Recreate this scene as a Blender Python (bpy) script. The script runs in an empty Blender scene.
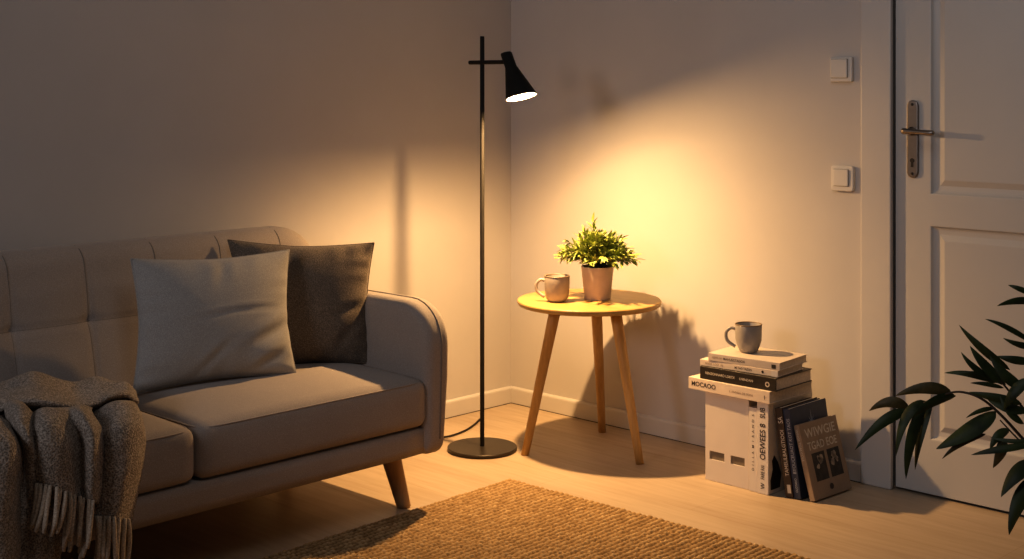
import bpy, bmesh, math, random
from mathutils import Vector, Matrix
from mathutils import noise as mnoise
random.seed(7)
COL = bpy.context.scene.collection
PI = math.pi

# ------------------------------------------------------------------ camera geometry (metres, room corner at the origin)
F, HZ, H = 1356.0, 85.0, 1.18
DD = F * H / (402 - HZ)
XC = (510.9 - 512) / F * DD
TH = math.atan2(1.0, 1.0295)
CT, ST = math.cos(TH), math.sin(TH)
CX, CY = -(CT * XC - ST * DD), -(ST * XC + CT * DD)

def ray(px, py):
    r, u = (px - 512) / F, -(py - HZ) / F
    return (CT * r - ST, ST * r + CT, u)
def onz(px, py, z=0.0):
    d = ray(px, py); t = (z - H) / d[2]
    return Vector((CX + d[0] * t, CY + d[1] * t, z))
def ony(px, py, y=0.0):
    d = ray(px, py); t = (y - CY) / d[1]
    return Vector((CX + d[0] * t, y, H + d[2] * t))
def onx(px, py, x=0.0):
    d = ray(px, py); t = (x - CX) / d[0]
    return Vector((x, CY + d[1] * t, H + d[2] * t))
def ond(px, py, w):
    d = ray(px, py)
    return Vector((CX + d[0] * w, CY + d[1] * w, H + d[2] * w))

# ------------------------------------------------------------------ materials
MATS = {}
def srgb(r, g, b):
    f = lambda c: c / 12.92 if c <= 0.04045 else ((c + 0.055) / 1.055) ** 2.4
    return (f(r / 255), f(g / 255), f(b / 255), 1)

class NT:
    def __init__(self, name, rough=0.6, metallic=0.0, spec=0.5):
        self.m = bpy.data.materials.new(name); self.m.use_nodes = True
        self.t = self.m.node_tree; self.t.nodes.clear()
        self.out = self.t.nodes.new('ShaderNodeOutputMaterial')
        self.b = self.t.nodes.new('ShaderNodeBsdfPrincipled')
        self.t.links.new(self.b.outputs[0], self.out.inputs[0])
        self.b.inputs['Roughness'].default_value = rough
        self.b.inputs['Metallic'].default_value = metallic
        self.b.inputs['Specular IOR Level'].default_value = spec
    def n(self, typ, **kw):
        nd = self.t.nodes.new(typ)
        for k, v in kw.items(): setattr(nd, k, v)
        return nd
    def l(self, a, b): self.t.links.new(a, b)
    def coords(self, scale=(1, 1, 1), rot=(0, 0, 0), obj=True):
        tc = self.n('ShaderNodeTexCoord'); mp = self.n('ShaderNodeMapping')
        mp.inputs['Scale'].default_value = scale; mp.inputs['Rotation'].default_value = rot
        self.l(tc.outputs['Object'], mp.inputs[0])
        return mp.outputs[0]
    def noise(self, vec, scale, detail=4, rough=0.55):
        n = self.n('ShaderNodeTexNoise')
        n.inputs['Scale'].default_value = scale; n.inputs['Detail'].default_value = detail; n.inputs['Roughness'].default_value = rough
        self.l(vec, n.inputs['Vector']); return n.outputs['Fac']
    def ramp(self, fac, stops):
        r = self.n('ShaderNodeValToRGB'); e = r.color_ramp.elements
        while len(e) < len(stops): e.new(0.5)
        for i, (p, c) in enumerate(stops): e[i].position = p; e[i].color = c
        self.l(fac, r.inputs[0]); return r.outputs[0]
    def bump(self, height, strength=0.3, dist=0.002):
        bp = self.n('ShaderNodeBump'); bp.inputs['Strength'].default_value = strength; bp.inputs['Distance'].default_value = dist
        self.l(height, bp.inputs['Height']); self.l(bp.outputs[0], self.b.inputs['Normal'])
    def color(self, sock): self.l(sock, self.b.inputs['Base Color'])
    def mix(self, a, b, fac, mode='MULTIPLY'):
        m = self.n('ShaderNodeMix', data_type='RGBA', blend_type=mode)
        m.inputs[0].default_value = fac if not hasattr(fac, 'links') else 0
        if hasattr(fac, 'links'): self.l(fac, m.inputs[0])
        self.l(a, m.inputs[6]); self.l(b, m.inputs[7]); return m.outputs[2]
    def math(self, op, a, b=None):
        m = self.n('ShaderNodeMath', operation=op)
        for i, v in enumerate((a, b)):
            if v is None: continue
            if hasattr(v, 'links'): self.l(v, m.inputs[i])
            else: m.inputs[i].default_value = v
        return m.outputs[0]

def dim(c, k): return (c[0] * k, c[1] * k, c[2] * k, 1)

def simple(name, c, rough=0.5, metallic=0.0, var=0.08, scale=30, spec=0.5, bump=0.0):
    t = NT(name, rough, metallic, spec)
    f = t.noise(t.coords(), scale)
    t.color(t.ramp(f, [(0.3, dim(c, 1 - var)), (0.7, dim(c, 1 + var))]))
    if bump: t.bump(t.noise(t.coords(), scale * 8), bump, 0.001)
    MATS[name] = t.m; return t.m

def fabric(name, c, c2, wscale=420, var=0.25, bump=0.5, rough=0.95, sheen=0.15, dist=0.0015):
    t = NT(name, rough, 0, 0.2)
    v = t.coords()
    vo = t.n('ShaderNodeTexVoronoi'); vo.inputs['Scale'].default_value = wscale; t.l(v, vo.inputs['Vector'])
    n = t.noise(v, wscale * 0.6, 3, 0.7)
    big = t.noise(v, 7, 4)
    mixd = t.math('MULTIPLY', vo.outputs['Distance'], n)
    col = t.ramp(mixd, [(0.08, c2), (0.45, c)])
    tint = t.ramp(big, [(0.3, (1 - var * .5,) * 3 + (1,)), (0.7, (1, 1, 1, 1))])
    t.color(t.mix(col, tint, 1.0))
    t.bump(mixd, bump, dist)
    t.b.inputs['Sheen Weight'].default_value = sheen; t.b.inputs['Sheen Roughness'].default_value = 0.5
    MATS[name] = t.m; return t.m

def wood(name, c1, c2, stretch=(1, 1, 1), scale=14, rough=0.45):
    t = NT(name, rough, 0, 0.4)
    v = t.coords(stretch)
    n = t.noise(v, scale, 6, 0.6)
    fine = t.noise(v, scale * 5, 3, 0.6)
    col = t.ramp(n, [(0.3, c1), (0.68, c2)])
    t.color(t.mix(col, t.ramp(fine, [(0.3, (.82, .8, .78, 1)), (0.6, (1, 1, 1, 1))]), 0.6))
    t.bump(fine, 0.12, 0.0006)
    MATS[name] = t.m; return t.m

def wall_mat():
    t = NT('white_wall_paint', 0.85, 0, 0.25)
    v = t.coords()
    a = t.noise(v, 2.2, 5); fine = t.noise(v, 260, 3)
    t.color(t.ramp(a, [(0.3, (.50, .475, .46, 1)), (0.7, (.54, .515, .50, 1))]))
    t.bump(fine, 0.10, 0.0012)
    return t.m

def floor_mat():
    t = NT('light_oak_planks', 0.42, 0, 0.4)
    v = t.coords()
    br = t.n('ShaderNodeTexBrick'); t.l(v, br.inputs['Vector'])
    br.offset = 0.37; br.inputs['Scale'].default_value = 1.0
    br.inputs['Brick Width'].default_value = 1.25; br.inputs['Row Height'].default_value = 0.19
    br.inputs['Mortar Size'].default_value = 0.0009; br.inputs['Mortar Smooth'].default_value = 0.3
    br.inputs['Bias'].default_value = 0.0
    br.inputs['Color1'].default_value = (.46, .365, .265, 1); br.inputs['Color2'].default_value = (.415, .328, .237, 1)
    br.inputs['Mortar'].default_value = (.36, .26, .17, 1)
    g = t.coords((1.3, 16, 1)); grain = t.noise(g, 3.2, 8, 0.62)
    k = t.coords((0.8, 4.0, 1)); knots = t.noise(k, 2.1, 3, 0.5)
    c = t.mix(br.outputs['Color'], t.ramp(grain, [(0.3, (.80, .77, .74, 1)), (0.62, (1.05, 1.05, 1.05, 1))]), 0.45)
    c = t.mix(c, t.ramp(knots, [(0.30, (.80, .76, .72, 1)), (0.55, (1, 1, 1, 1))]), 0.55)
    t.color(c)
    t.bump(grain, 0.06, 0.001)
    r = t.ramp(grain, [(0.3, (.52,) * 3 + (1,)), (0.7, (.38,) * 3 + (1,))])
    t.l(r, t.b.inputs['Roughness'])
    return t.m

def rug_mat():
    t = NT('jute_weave', 0.95, 0, 0.15)
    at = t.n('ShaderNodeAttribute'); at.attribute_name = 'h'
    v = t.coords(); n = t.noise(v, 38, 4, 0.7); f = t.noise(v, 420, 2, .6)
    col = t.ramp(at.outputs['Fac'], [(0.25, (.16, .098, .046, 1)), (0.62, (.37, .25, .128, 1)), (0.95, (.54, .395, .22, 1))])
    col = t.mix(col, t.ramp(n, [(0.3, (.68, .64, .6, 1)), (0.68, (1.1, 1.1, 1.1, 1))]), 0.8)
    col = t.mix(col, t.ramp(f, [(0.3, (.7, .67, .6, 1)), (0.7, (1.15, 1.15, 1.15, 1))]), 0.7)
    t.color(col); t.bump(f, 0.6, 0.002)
    return t.m

def leaf_mat(name, c1, c2, rough=0.4, scale=18, trans=0.0):
    t = NT(name, rough, 0, 0.45)
    v = t.coords(); n = t.noise(v, scale, 3)
    t.color(t.ramp(n, [(0.32, c1), (0.68, c2)]))
    if trans:
        t.b.inputs['Subsurface Weight'].default_value = trans
        t.b.inputs['Subsurface Radius'].default_value = (.01, .012, .004)
    return t.m

M = dict(
    wall=wall_mat(), floor=floor_mat(), rug=rug_mat(),
    trim=simple('white_gloss_trim', (.56, .535, .515, 1), 0.4, var=.02, scale=5),
    door=simple('white_door_paint', (.53, .515, .50, 1), 0.42, var=.02, scale=4),
    gap=simple('dark_gap', (.05, .042, .036, 1), 0.9),
    sofa=fabric('taupe_sofa_fabric', (.42, .37, .335, 1), (.30, .26, .235, 1), 620, .12, .35),
    piping=fabric('sofa_piping', (.25, .22, .195, 1), (.19, .165, .145, 1), 620, .1, .2),
    pil_l=fabric('light_grey_linen', (.45, .435, .42, 1), (.30, .29, .28, 1), 520, .12, .5),
    pil_d=fabric('dark_brown_weave', (.25, .20, .155, 1), (.09, .073, .058, 1), 400, .15, .6),
    throw=fabric('grey_brown_woven_wool', (.54, .47, .405, 1), (.14, .12, .10, 1), 255, .3, 1.0, dist=.004, sheen=.05),
    fringe=fabric('beige_wool_yarn', (.62, .53, .43, 1), (.36, .29, .22, 1), 300, .3, .8),
    oak=wood('oak_table_wood', (.38, .235, .08, 1), (.47, .30, .105, 1), (1.2, 9, 3), 3.2, .38),
    oakleg=wood('oak_leg_wood', (.44, .26, .095, 1), (.58, .365, .145, 1), (9, 9, .8), 4, .45),
    sofaleg=wood('brown_oak_leg', (.36, .23, .12, 1), (.46, .30, .165, 1), (9, 9, .8), 4, .5),
    black=simple('matte_black_metal', (.015, .0135, .0125, 1), 0.65, 0.0, .15, 40, spec=.2),
    base=simple('dark_bronze_metal', (.05, .042, .035, 1), 0.38, 0.6, .1, 40),
    cord=simple('black_cord', (.012, .009, .008, 1), 0.55),
    shadein=simple('white_reflector', (.85, .82, .76, 1), 0.5, var=.01),
    nickel=simple('brushed_nickel', (.30, .265, .24, 1), 0.36, 1.0, .06, 60),
    brass=simple('worn_brass', (.36, .28, .19, 1), 0.32, 1.0, .08, 60),
    mug=simple('grey_stoneware', (.34, .30, .265, 1), 0.38, var=.10, scale=40, bump=.08),
    mug2=simple('cool_grey_stoneware', (.30, .28, .265, 1), 0.38, var=.08, scale=40, bump=.08),
    rim=simple('bare_clay_rim', (.16, .115, .075, 1), 0.5),
    pot=simple('pale_terracotta', (.56, .46, .39, 1), 0.65, var=.10, scale=18, bump=.1),
    soil=simple('potting_soil', (.03, .02, .013, 1), 0.95, var=.4, scale=90, bump=.6),
    leafs=leaf_mat('yellow_green_leaf', (.12, .17, .035, 1), (.34, .39, .09, 1), .42, 60, .1),
    stem=simple('brown_green_stem', (.09, .075, .03, 1), .6),
    leafd=leaf_mat('dark_green_leaf', (.012, .022, .006, 1), (.042, .066, .016, 1), .5, 14),
    leafb=leaf_mat('browned_leaf', (.02, .028, .008, 1), (.12, .085, .028, 1), .5, 22),
    midrib=simple('leaf_midrib', (.10, .11, .045, 1), .5),
    stemd=simple('dark_brown_stem', (.045, .032, .02, 1), .55),
    switch=simple('white_plastic_switch', (.62, .60, .575, 1), .32, var=.01),
    paper=simple('page_edges', (.60, .52, .43, 1), .9, var=.12, scale=120),
    cream=simple('cream_cover', (.68, .58, .48, 1), .55, var=.05, scale=25),
    greyc=simple('warm_grey_cover', (.54, .47, .41, 1), .55, var=.05, scale=25),
    whitec=simple('white_cover', (.70, .645, .59, 1), .5, var=.03, scale=25),
    blackc=simple('black_cover', (.022, .019, .017, 1), .45, var=.15, scale=40),
    brownc=simple('dark_brown_cover', (.05, .033, .026, 1), .5, var=.12, scale=30),
    bluec=simple('navy_cover', (.028, .042, .085, 1), .48, var=.15, scale=30),
    kraft=simple('kraft_brown_cover', (.31, .23, .165, 1), .6, var=.08, scale=30),
    boxw=simple('white_file_box', (.66, .60, .55, 1), .6, var=.03, scale=12),
    slot=simple('taupe_label_slot', (.20, .165, .125, 1), .7, var=.08),
    ink=simple('dark_ink', (.03, .024, .02, 1), .6),
    inkb=simple('faded_brown_ink', (.30, .22, .16, 1), .6),
    inkw=simple('pale_ink', (.62, .56, .47, 1), .6),
    inkblue=simple('pale_blue_ink', (.36, .40, .48, 1), .6),
    photo=simple('dark_photo_print', (.03, .026, .022, 1), .5, var=.5, scale=60),
    photol=simple('light_photo_print', (.30, .25, .20, 1), .5, var=.5, scale=70),
)
def glow(name, c, s):
    m = bpy.data.materials.new(name); m.use_nodes = True; t = m.node_tree; t.nodes.clear()
    o = t.nodes.new('ShaderNodeOutputMaterial'); e = t.nodes.new('ShaderNodeEmission')
    e.inputs[0].default_value = c; e.inputs[1].default_value = s; t.links.new(e.outputs[0], o.inputs[0]); return m
M['bulb'] = glow('warm_bulb_glow', (1, .80, .50, 1), 5.0)

# ------------------------------------------------------------------ object helpers
def tag(o, label=None, cat=None, group=None, kind=None):
    if label: o['label'] = label
    if cat: o['category'] = cat
    if group: o['group'] = group
    if kind: o['kind'] = kind
    return o
def empty(name, loc, label, cat, rotz=0, group=None):
    o = bpy.data.objects.new(name, None); COL.objects.link(o)
    o.location = loc; o.rotation_euler = (0, 0, rotz); o.empty_display_size = .05
    return tag(o, label, cat, group)

class MB:
    """collects vertices and faces of one mesh; verts given in world space are moved to the parent's space by build()"""
    def __init__(s): s.v = []; s.f = []; s.mi = []
    def add(s, vs, fs, mi=0):
        b = len(s.v); s.v += [Vector(v) for v in vs]
        for f in fs: s.f.append([i + b for i in f]); s.mi.append(mi)
        return s
    def grid(s, rows, closed_u=False, closed_v=False, mi=0, flip=False):
        nr, nc = len(rows), len(rows[0]); fs = []
        for i in range(nr if closed_v else nr - 1):
            for j in range(nc if closed_u else nc - 1):
                a, b, c, d = i * nc + j, i * nc + (j + 1) % nc, ((i + 1) % nr) * nc + (j + 1) % nc, ((i + 1) % nr) * nc + j
                fs.append([d, c, b, a] if flip else [a, b, c, d])
        return s.add([p for r in rows for p in r], fs, mi)
    def box(s, x0, x1, y0, y1, z0, z1, mi=0):
        return s.add([(x0, y0, z0), (x1, y0, z0), (x1, y1, z0), (x0, y1, z0), (x0, y0, z1), (x1, y0, z1), (x1, y1, z1), (x0, y1, z1)],
                     [[3, 2, 1, 0], [4, 5, 6, 7], [0, 1, 5, 4], [1, 2, 6, 5], [2, 3, 7, 6], [3, 0, 4, 7]], mi)
    def lathe(s, prof, seg=32, origin=(0, 0, 0), axis=(0, 0, 1), mi=0, cap0=False, cap1=False):
        ax = Vector(axis).normalized(); q = Vector((0, 0, 1)).rotation_difference(ax); o = Vector(origin)
        rows = [[o + q @ Vector((r * math.cos(2 * PI * k / seg), r * math.sin(2 * PI * k / seg), z)) for k in range(seg)] for r, z in prof]
        b = len(s.v); s.grid(rows, closed_u=True, mi=mi)
        if cap0: s.f.append([b + k for k in reversed(range(seg))]); s.mi.append(mi)
        if cap1: s.f.append([b + (len(prof) - 1) * seg + k for k in range(seg)]); s.mi.append(mi)
        return s
    def tube(s, pts, r, seg=10, mi=0, cap=True, flat=1.0):
        pts = [Vector(p) for p in pts]; n = len(pts)
        rs = r if isinstance(r, (list, tuple)) else [r] * n
        rows = []; up = Vector((0, 0, 1)); prev = None
        for i, p in enumerate(pts):
            t = (pts[min(i + 1, n - 1)] - pts[max(i - 1, 0)]).normalized()
            if prev is None:
                a = t.cross(up)
                if a.length < 1e-3: a = t.cross(Vector((1, 0, 0)))
                a.normalize()
            else:
                a = (prev - t * prev.dot(t)); a.normalize()
            prev = a; c = t.cross(a)
            rows.append([p + (a * math.cos(2 * PI * k / seg) + c * math.sin(2 * PI * k / seg) * flat) * rs[i] for k in range(seg)])
        b = len(s.v); s.grid(rows, closed_u=True, mi=mi, flip=True)
        if cap:
            s.f.append([b + k for k in range(seg)]); s.mi.append(mi)
            s.f.append([b + (n - 1) * seg + k for k in reversed(range(seg))]); s.mi.append(mi)
        return s
    def build(s, name, mats, parent=None, smooth=True, world=True, bevel=0, angle=None, weld=False, fixn=True):
        mats = mats if isinstance(mats, (list, tuple)) else [mats]
        vs = s.v
        if parent is not None and world:
            inv = Matrix.LocRotScale(parent.location, parent.rotation_euler, None).inverted()
            if parent.parent is not None: inv = inv @ Matrix.LocRotScale(parent.parent.location, parent.parent.rotation_euler, None).inverted()
            vs = [inv @ v for v in s.v]
        me = bpy.data.meshes.new(name); me.from_pydata([tuple(v) for v in vs], [], s.f)
        for m in mats: me.materials.append(m)
        for p, mi in zip(me.polygons, s.mi): p.material_index = mi
        if fixn or weld:
            bm = bmesh.new(); bm.from_mesh(me)
            if weld: bmesh.ops.remove_doubles(bm, verts=bm.verts, dist=1e-5)
            bmesh.ops.recalc_face_normals(bm, faces=bm.faces)
            bm.to_mesh(me); bm.free()
        me.polygons.foreach_set('use_smooth', [smooth] * len(me.polygons)); me.update()
        o = bpy.data.objects.new(name, me); COL.objects.link(o)
        if parent is not None: o.parent = parent
        if bevel:
            b = o.modifiers.new('b', 'BEVEL'); b.width = bevel; b.segments = 3; b.limit_method = 'ANGLE'; b.angle_limit = math.radians(40)
        if smooth and angle:
            me.set_sharp_from_angle(angle=math.radians(angle))
        return o

def struct(mb, name, mat, **kw):
    return tag(mb.build(name, mat, **kw), kind='structure')

def catmull(pts, n):
    """n points along a Catmull-Rom curve through pts (any dimension of Vector)"""
    m = len(pts); out = []
    for k in range(n):
        t = k / (n - 1) * (m - 1); i = min(int(t), m - 2); u = t - i
        p0, p1, p2, p3 = pts[max(i - 1, 0)], pts[i], pts[i + 1], pts[min(i + 2, m - 1)]
        out.append(0.5 * ((2 * p1) + (p2 - p0) * u + (2 * p0 - 5 * p1 + 4 * p2 - p3) * u * u + (3 * p1 - p0 - 3 * p2 + p3) * u ** 3))
    return out
def loft(rows, nu, nv):
    a = [catmull(r, nu) for r in rows]
    cols = [catmull([a[i][j] for i in range(len(a))], nv) for j in range(nu)]
    return [[cols[j][i] for j in range(nu)] for i in range(nv)]

def rbox(x0, x1, y0, y1, z0, z1, r, n=(16, 24, 8), disp=None):
    """box with rounded edges as one dense skin; disp(p, normal) may move a vertex"""
    c = Vector(((x0 + x1) / 2, (y0 + y1) / 2, (z0 + z1) / 2)); h = Vector(((x1 - x0) / 2, (y1 - y0) / 2, (z1 - z0) / 2))
    mb = MB()
    def lin(k, m, hh):
        t = -1 + 2 * k / m
        e = r / hh * 1.0
        return t
    for ax in range(3):
        for sgn in (-1, 1):
            b, d = (ax + 1) % 3, (ax + 2) % 3; rows = []
            for i in range(n[b] + 1):
                row = []
                for j in range(n[d] + 1):
                    p = Vector((0, 0, 0)); p[ax] = sgn * h[ax]; p[b] = (-1 + 2 * i / n[b]) * h[b]; p[d] = (-1 + 2 * j / n[d]) * h[d]
                    q = Vector([max(-h[k] + r, min(h[k] - r, p[k])) for k in range(3)])
                    dv = p - q
                    nrm = dv.normalized() if dv.length > 1e-9 else Vector((0, 0, 0))
                    # spread corner-square points over the quarter round
                    p2 = q + nrm * r if dv.length > 1e-9 else p
                    p2 = p2 + c
                    if disp: p2 = disp(p2, nrm)
                    row.append(p2)
                rows.append(row)
            mb.grid(rows)
    return mb

def rrect(u, v, W, Hh, radii):
    """maps u,v in [-1,1] to a rounded rectangle (centre origin); radii: (bl, br, tr, tl); returns x, y, distance to the edge"""
    x, y = u * W / 2, v * Hh / 2
    R = radii[0] if (x < 0 and y < 0) else radii[1] if (x >= 0 and y < 0) else radii[2] if x >= 0 else radii[3]
    ax, ay = W / 2 - R, Hh / 2 - R
    dx, dy = max(0, abs(x) - ax), max(0, abs(y) - ay)
    if dx > 0 and dy > 0:
        k = max(dx, dy) / math.hypot(dx, dy); dx *= k; dy *= k
        x = math.copysign(ax + dx, x); y = math.copysign(ay + dy, y)
        return x, y, R - math.hypot(dx, dy)
    return x, y, min(W / 2 - abs(x), Hh / 2 - abs(y))

def edge_params(n, W, edge):
    """parameter values in [-1,1], denser near both ends"""
    k = 6; e = 2 * edge / W
    a = [-1 + e * (1 - math.cos(PI / 2 * i / k)) for i in range(k)]
    m = [-1 + e + (2 - 2 * e) * i / n for i in range(n + 1)]
    return a + m + [-t for t in reversed(a)]

def slab(W, Hh, T, radii, er, to3, nu=30, nv=20, dispf=None, dispb=None):
    """rounded-rectangle slab of thickness T with edge radius er; to3(x, y, t) places a point; disp(x, y, e) adds thickness"""
    us, vs = edge_params(nu, W, er), edge_params(nv, Hh, er); mb = MB()
    for side in (1, -1):
        rows = []
        for v in vs:
            row = []
            for u in us:
                x, y, e = rrect(u, v, W, Hh, radii)
                e = max(0, e)
                t = T / 2 if e >= er else T / 2 - er + math.sqrt(max(0, er * er - (er - e) ** 2))
                d = (dispf if side > 0 else dispb)
                if d: t += d(x, y, e)
                row.append(to3(x, y, side * t))
            rows.append(row)
        mb.grid(rows, flip=side < 0)
        if side > 0: fr = rows
        else: bk = rows
    def ring(rw): return rw[0][:-1] + [r[-1] for r in rw[:-1]] + rw[-1][:0:-1] + [r[0] for r in rw[:0:-1]]
    mb.grid([ring(fr), ring(bk)], closed_u=True)
    return mb

def text(body, size, to3, name, mat, parent, align='LEFT', sx=1.0, sy=1.0, depth=0.0):
    """lettering as a flat mesh; to3(x, y) gives the place of a letter point"""
    cu = bpy.data.curves.new('lettering', 'FONT'); cu.body = body; cu.size = size; cu.align_x = align; cu.offset = size * .012
    cu.resolution_u = 3
    ob = bpy.data.objects.new('lettering', cu); COL.objects.link(ob)
    dg = bpy.context.evaluated_depsgraph_get(); me = bpy.data.meshes.new_from_object(ob.evaluated_get(dg))
    mb = MB(); mb.add([to3(v.co.x * sx, v.co.y * sy) for v in me.vertices], [list(p.vertices) for p in me.polygons])
    bpy.data.objects.remove(ob); bpy.data.curves.remove(cu); bpy.data.meshes.remove(me)
    return mb.build(name, mat, parent, smooth=False, fixn=False)

# ------------------------------------------------------------------ the room
fl = MB().box(-.2, 5.2, -5.6, .2, -.06, 0); struct(fl, 'floor', M['floor'], smooth=False)
struct(MB().box(-.12, 0, -4.6, .12, -.06, 2.6), 'wall_left', M['wall'], smooth=False)
DX0, DX1, DZ = 1.560, 2.420, 2.03          # the doorway
wb = MB(); wb.box(0, DX0 - .012, 0, .12, -.06, 2.6); wb.box(DX1 + .012, 4.6, 0, .12, -.06, 2.6); wb.box(DX0 - .012, DX1 + .012, 0, .12, DZ + .012, 2.6)
struct(wb, 'wall_back', M['wall'], smooth=False)
def baseboard(name, pts, axis):
    prof = [(0, 0), (.013, 0), (.013, .052), (.0115, .057), (.006, .061), (0, .061)]
    mb = MB(); a, b = pts
    rows = []
    for t in (a, b):
        rows.append([(d, t, z) if axis == 'y' else (t, -d, z) for d, z in prof])
    mb.grid(rows); n = len(prof)
    mb.f.append(list(range(n))); mb.mi.append(0); mb.f.append(list(range(n, 2 * n))); mb.mi.append(0)
    struct(mb, name, M['trim'], smooth=False)
baseboard('baseboard_left', (-4.6, 0), 'y')
baseboard('baseboard_back', (.0131, 1.459), 'x')
baseboard('baseboard_back_far', (2.53, 4.6), 'x')
bpy.data.objects['baseboard_back_far'].name = 'baseboard_right'
# thin dark joint between baseboard and floor
struct(MB().box(.0125, .0145, -4.6, -.0131, .0005, .0022), 'trim_1', M['gap'], smooth=False)
struct(MB().box(.0145, 1.459, -.0145, -.0125, .0005, .0022), 'trim_2', M['gap'], smooth=False)

# door with casing
casing = MB()
def casing_board(x0, x1, z0, z1): casing.box(x0, x1, -.017, 0, z0, z1)
casing_board(1.461, DX0 - .0005, 0, DZ + .1); casing_board(DX1 + .004, DX1 + .103, 0, DZ + .1); casing_board(DX0 - .004, DX1 + .004, DZ + .004, DZ + .1)
struct(casing, 'trim_3', M['trim'], smooth=False, bevel=.004)
struct(MB().box(DX0 - .012, DX1 + .012, .055, .06, 0, DZ + .012), 'trim_4', M['gap'], smooth=False)   # dark rebate behind the leaf
dr = bpy.data.objects.new('door_1', None); COL.objects.link(dr); dr.location = (DX0 + .0045, .004, .008); tag(dr, kind='structure')
dy = .004          # front face of the leaf
leafm = MB()
LX0, LX1, LZ0, LZ1 = DX0 + .0045, DX1 - .0045, .008, DZ - .003
PX0, PX1 = 1.671, LX1 - .107
panels = [(.162, .779), (.865, LZ1 - .12)]
xs = [LX0, PX0, PX1, LX1]; zs = [LZ0, panels[0][0], panels[0][1], panels[1][0], panels[1][1], LZ1]
for i in range(3):
    for k in range(5):
        if i == 1 and k in (1, 3): continue
        leafm.add([(xs[i], dy, zs[k]), (xs[i + 1], dy, zs[k]), (xs[i + 1], dy, zs[k + 1]), (xs[i], dy, zs[k + 1])], [[0, 1, 2, 3]])
leafm.add([(LX0, dy, LZ0), (LX0, dy, LZ1), (LX0, dy + .04, LZ1), (LX0, dy + .04, LZ0)], [[0, 1, 2, 3]])
leafm.add([(LX1, dy, LZ0), (LX1, dy, LZ1), (LX1, dy + .04, LZ1), (LX1, dy + .04, LZ0)], [[0, 1, 2, 3]])
leafm.add([(LX0, dy, LZ1), (LX1, dy, LZ1), (LX1, dy + .04, LZ1), (LX0, dy + .04, LZ1)], [[0, 1, 2, 3]])
leafm.build('door_leaf', M['door'], dr, smooth=False, fixn=False)
for z0, z1 in panels:
    pm = MB(); rings = []
    # (inset, depth into the leaf): ogee step down, flat, raised field
    for ins, dep in [(0, 0), (.003, .0005), (.008, .0075), (.014, .010), (.024, .011), (.027, .011), (.043, .003), (.046, .0026)]:
        y = dy + dep
        rings.append([(PX0 + ins, y, z0 + ins), (PX1 - ins, y, z0 + ins), (PX1 - ins, y, z1 - ins), (PX0 + ins, y, z1 - ins)])
    pm.grid(rings, closed_u=True); b = (len(rings) - 1) * 4
    pm.f.append([b, b + 1, b + 2, b + 3]); pm.mi.append(0)
    pm.build('door_panel', M['door'], dr, smooth=False, fixn=False)
# handle set: long rounded plate, lever, keyhole, two screws
hs = bpy.data.objects.new('door_handle', None); COL.objects.link(hs); hs.parent = dr; hs.location = (1.616 - dr.location.x, 0, 1.03)
hx, hz0, hz1 = 1.6205, .912, 1.136
pl = slab(.036, hz1 - hz0, .008, (.0175,) * 4, .003, lambda x, y, t: Vector((hx + x, dy - .004 - t, (hz0 + hz1) / 2 + y)), 6, 20)
pl.build('back_plate', M['nickel'], hs, weld=True)
lv = MB()
lv.lathe([(.0125, 0), (.0125, .006), (.0085, .010), (.0085, .040)], 20, (hx, dy - .008, 1.047), (0, -1, 0), cap1=True)
pts = catmull([Vector(p) for p in ((hx - .020, dy - .046, 1.0475), (hx, dy - .048, 1.0475), (hx + .03, dy - .049, 1.0465), (hx + .062, dy - .048, 1.0445), (hx + .082, dy - .046, 1.045))], 18)
pts = [p + Vector((.006, 0, 0)) for p in pts]
lv.tube(pts, [.004, .0075, .0090, .0092, .0085, .0080, .0075, .0072, .007, .007, .007, .0072, .0075, .0078, .008, .0078, .0065, .003], 14)
lv.build('lever', M['nickel'], hs)
kh = MB(); kh.lathe([(.0068, 0), (.0068, .0014)], 18, (hx, dy - .0078, .962), (0, -1, 0), cap1=True)
kh.add([(hx - .0032, dy - .0091, .961), (hx + .0032, dy - .0091, .961), (hx + .0042, dy - .0091, .943), (hx - .0042, dy - .0091, .943)], [[0, 1, 2, 3]])
kh.build('keyhole', M['gap'], hs, smooth=False)
for z in (hz1 - .012, hz0 + .012):
    MB().lathe([(.0042, 0), (.0042, .0012), (.003, .0018)], 14, (hx, dy - .0078, z), (0, -1, 0), cap1=True).build('screw', M['gap'], hs)

# light switches on the wall
def light_switch(cx, cz, w, h, rock, off, rad, label):
    t = empty('light_switch', (cx, 0, cz), label, 'light switch', group='wall switches beside the door')
    slab(w, h, .013, (rad,) * 4, .003, lambda x, y, q: Vector((cx + x, -.0065 - q, cz + y)), 8, 8).build('switch_frame', M['switch'], t, weld=True)
    slab(rock, rock, .008, (.003,) * 4, .002, lambda x, y, q: Vector((cx + x + off[0], -.0145 - q - y * .03, cz + y + off[1])), 6, 6).build('rocker', M['switch'], t, weld=True)
    g = MB(); x0, z0, r = cx + off[0], cz + off[1], rock / 2
    for a, b, c_, d in ((-r - .001, -r + .0002, -r, r), (r - .0002, r + .001, -r, r)): g.box(x0 + a, x0 + b, -.0138, -.012, z0 + c_, z0 + d)
    for c_, d in ((-r - .001, -r + .0002), (r - .0002, r + .001)): g.box(x0 - r, x0 + r, -.0138, -.012, z0 + c_, z0 + d)
    g.build('rocker_gap', M['slot'], t, smooth=False)
light_switch(1.3935, 1.2265, .074, .074, .056, (-.005, .003), .004, 'upper white light switch with a square frame, high on the wall beside the door')
light_switch(1.397, .900, .076, .077, .050, (-.002, .002), .009, 'lower white light switch with a rounded frame, below the other switch beside the door')

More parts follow.
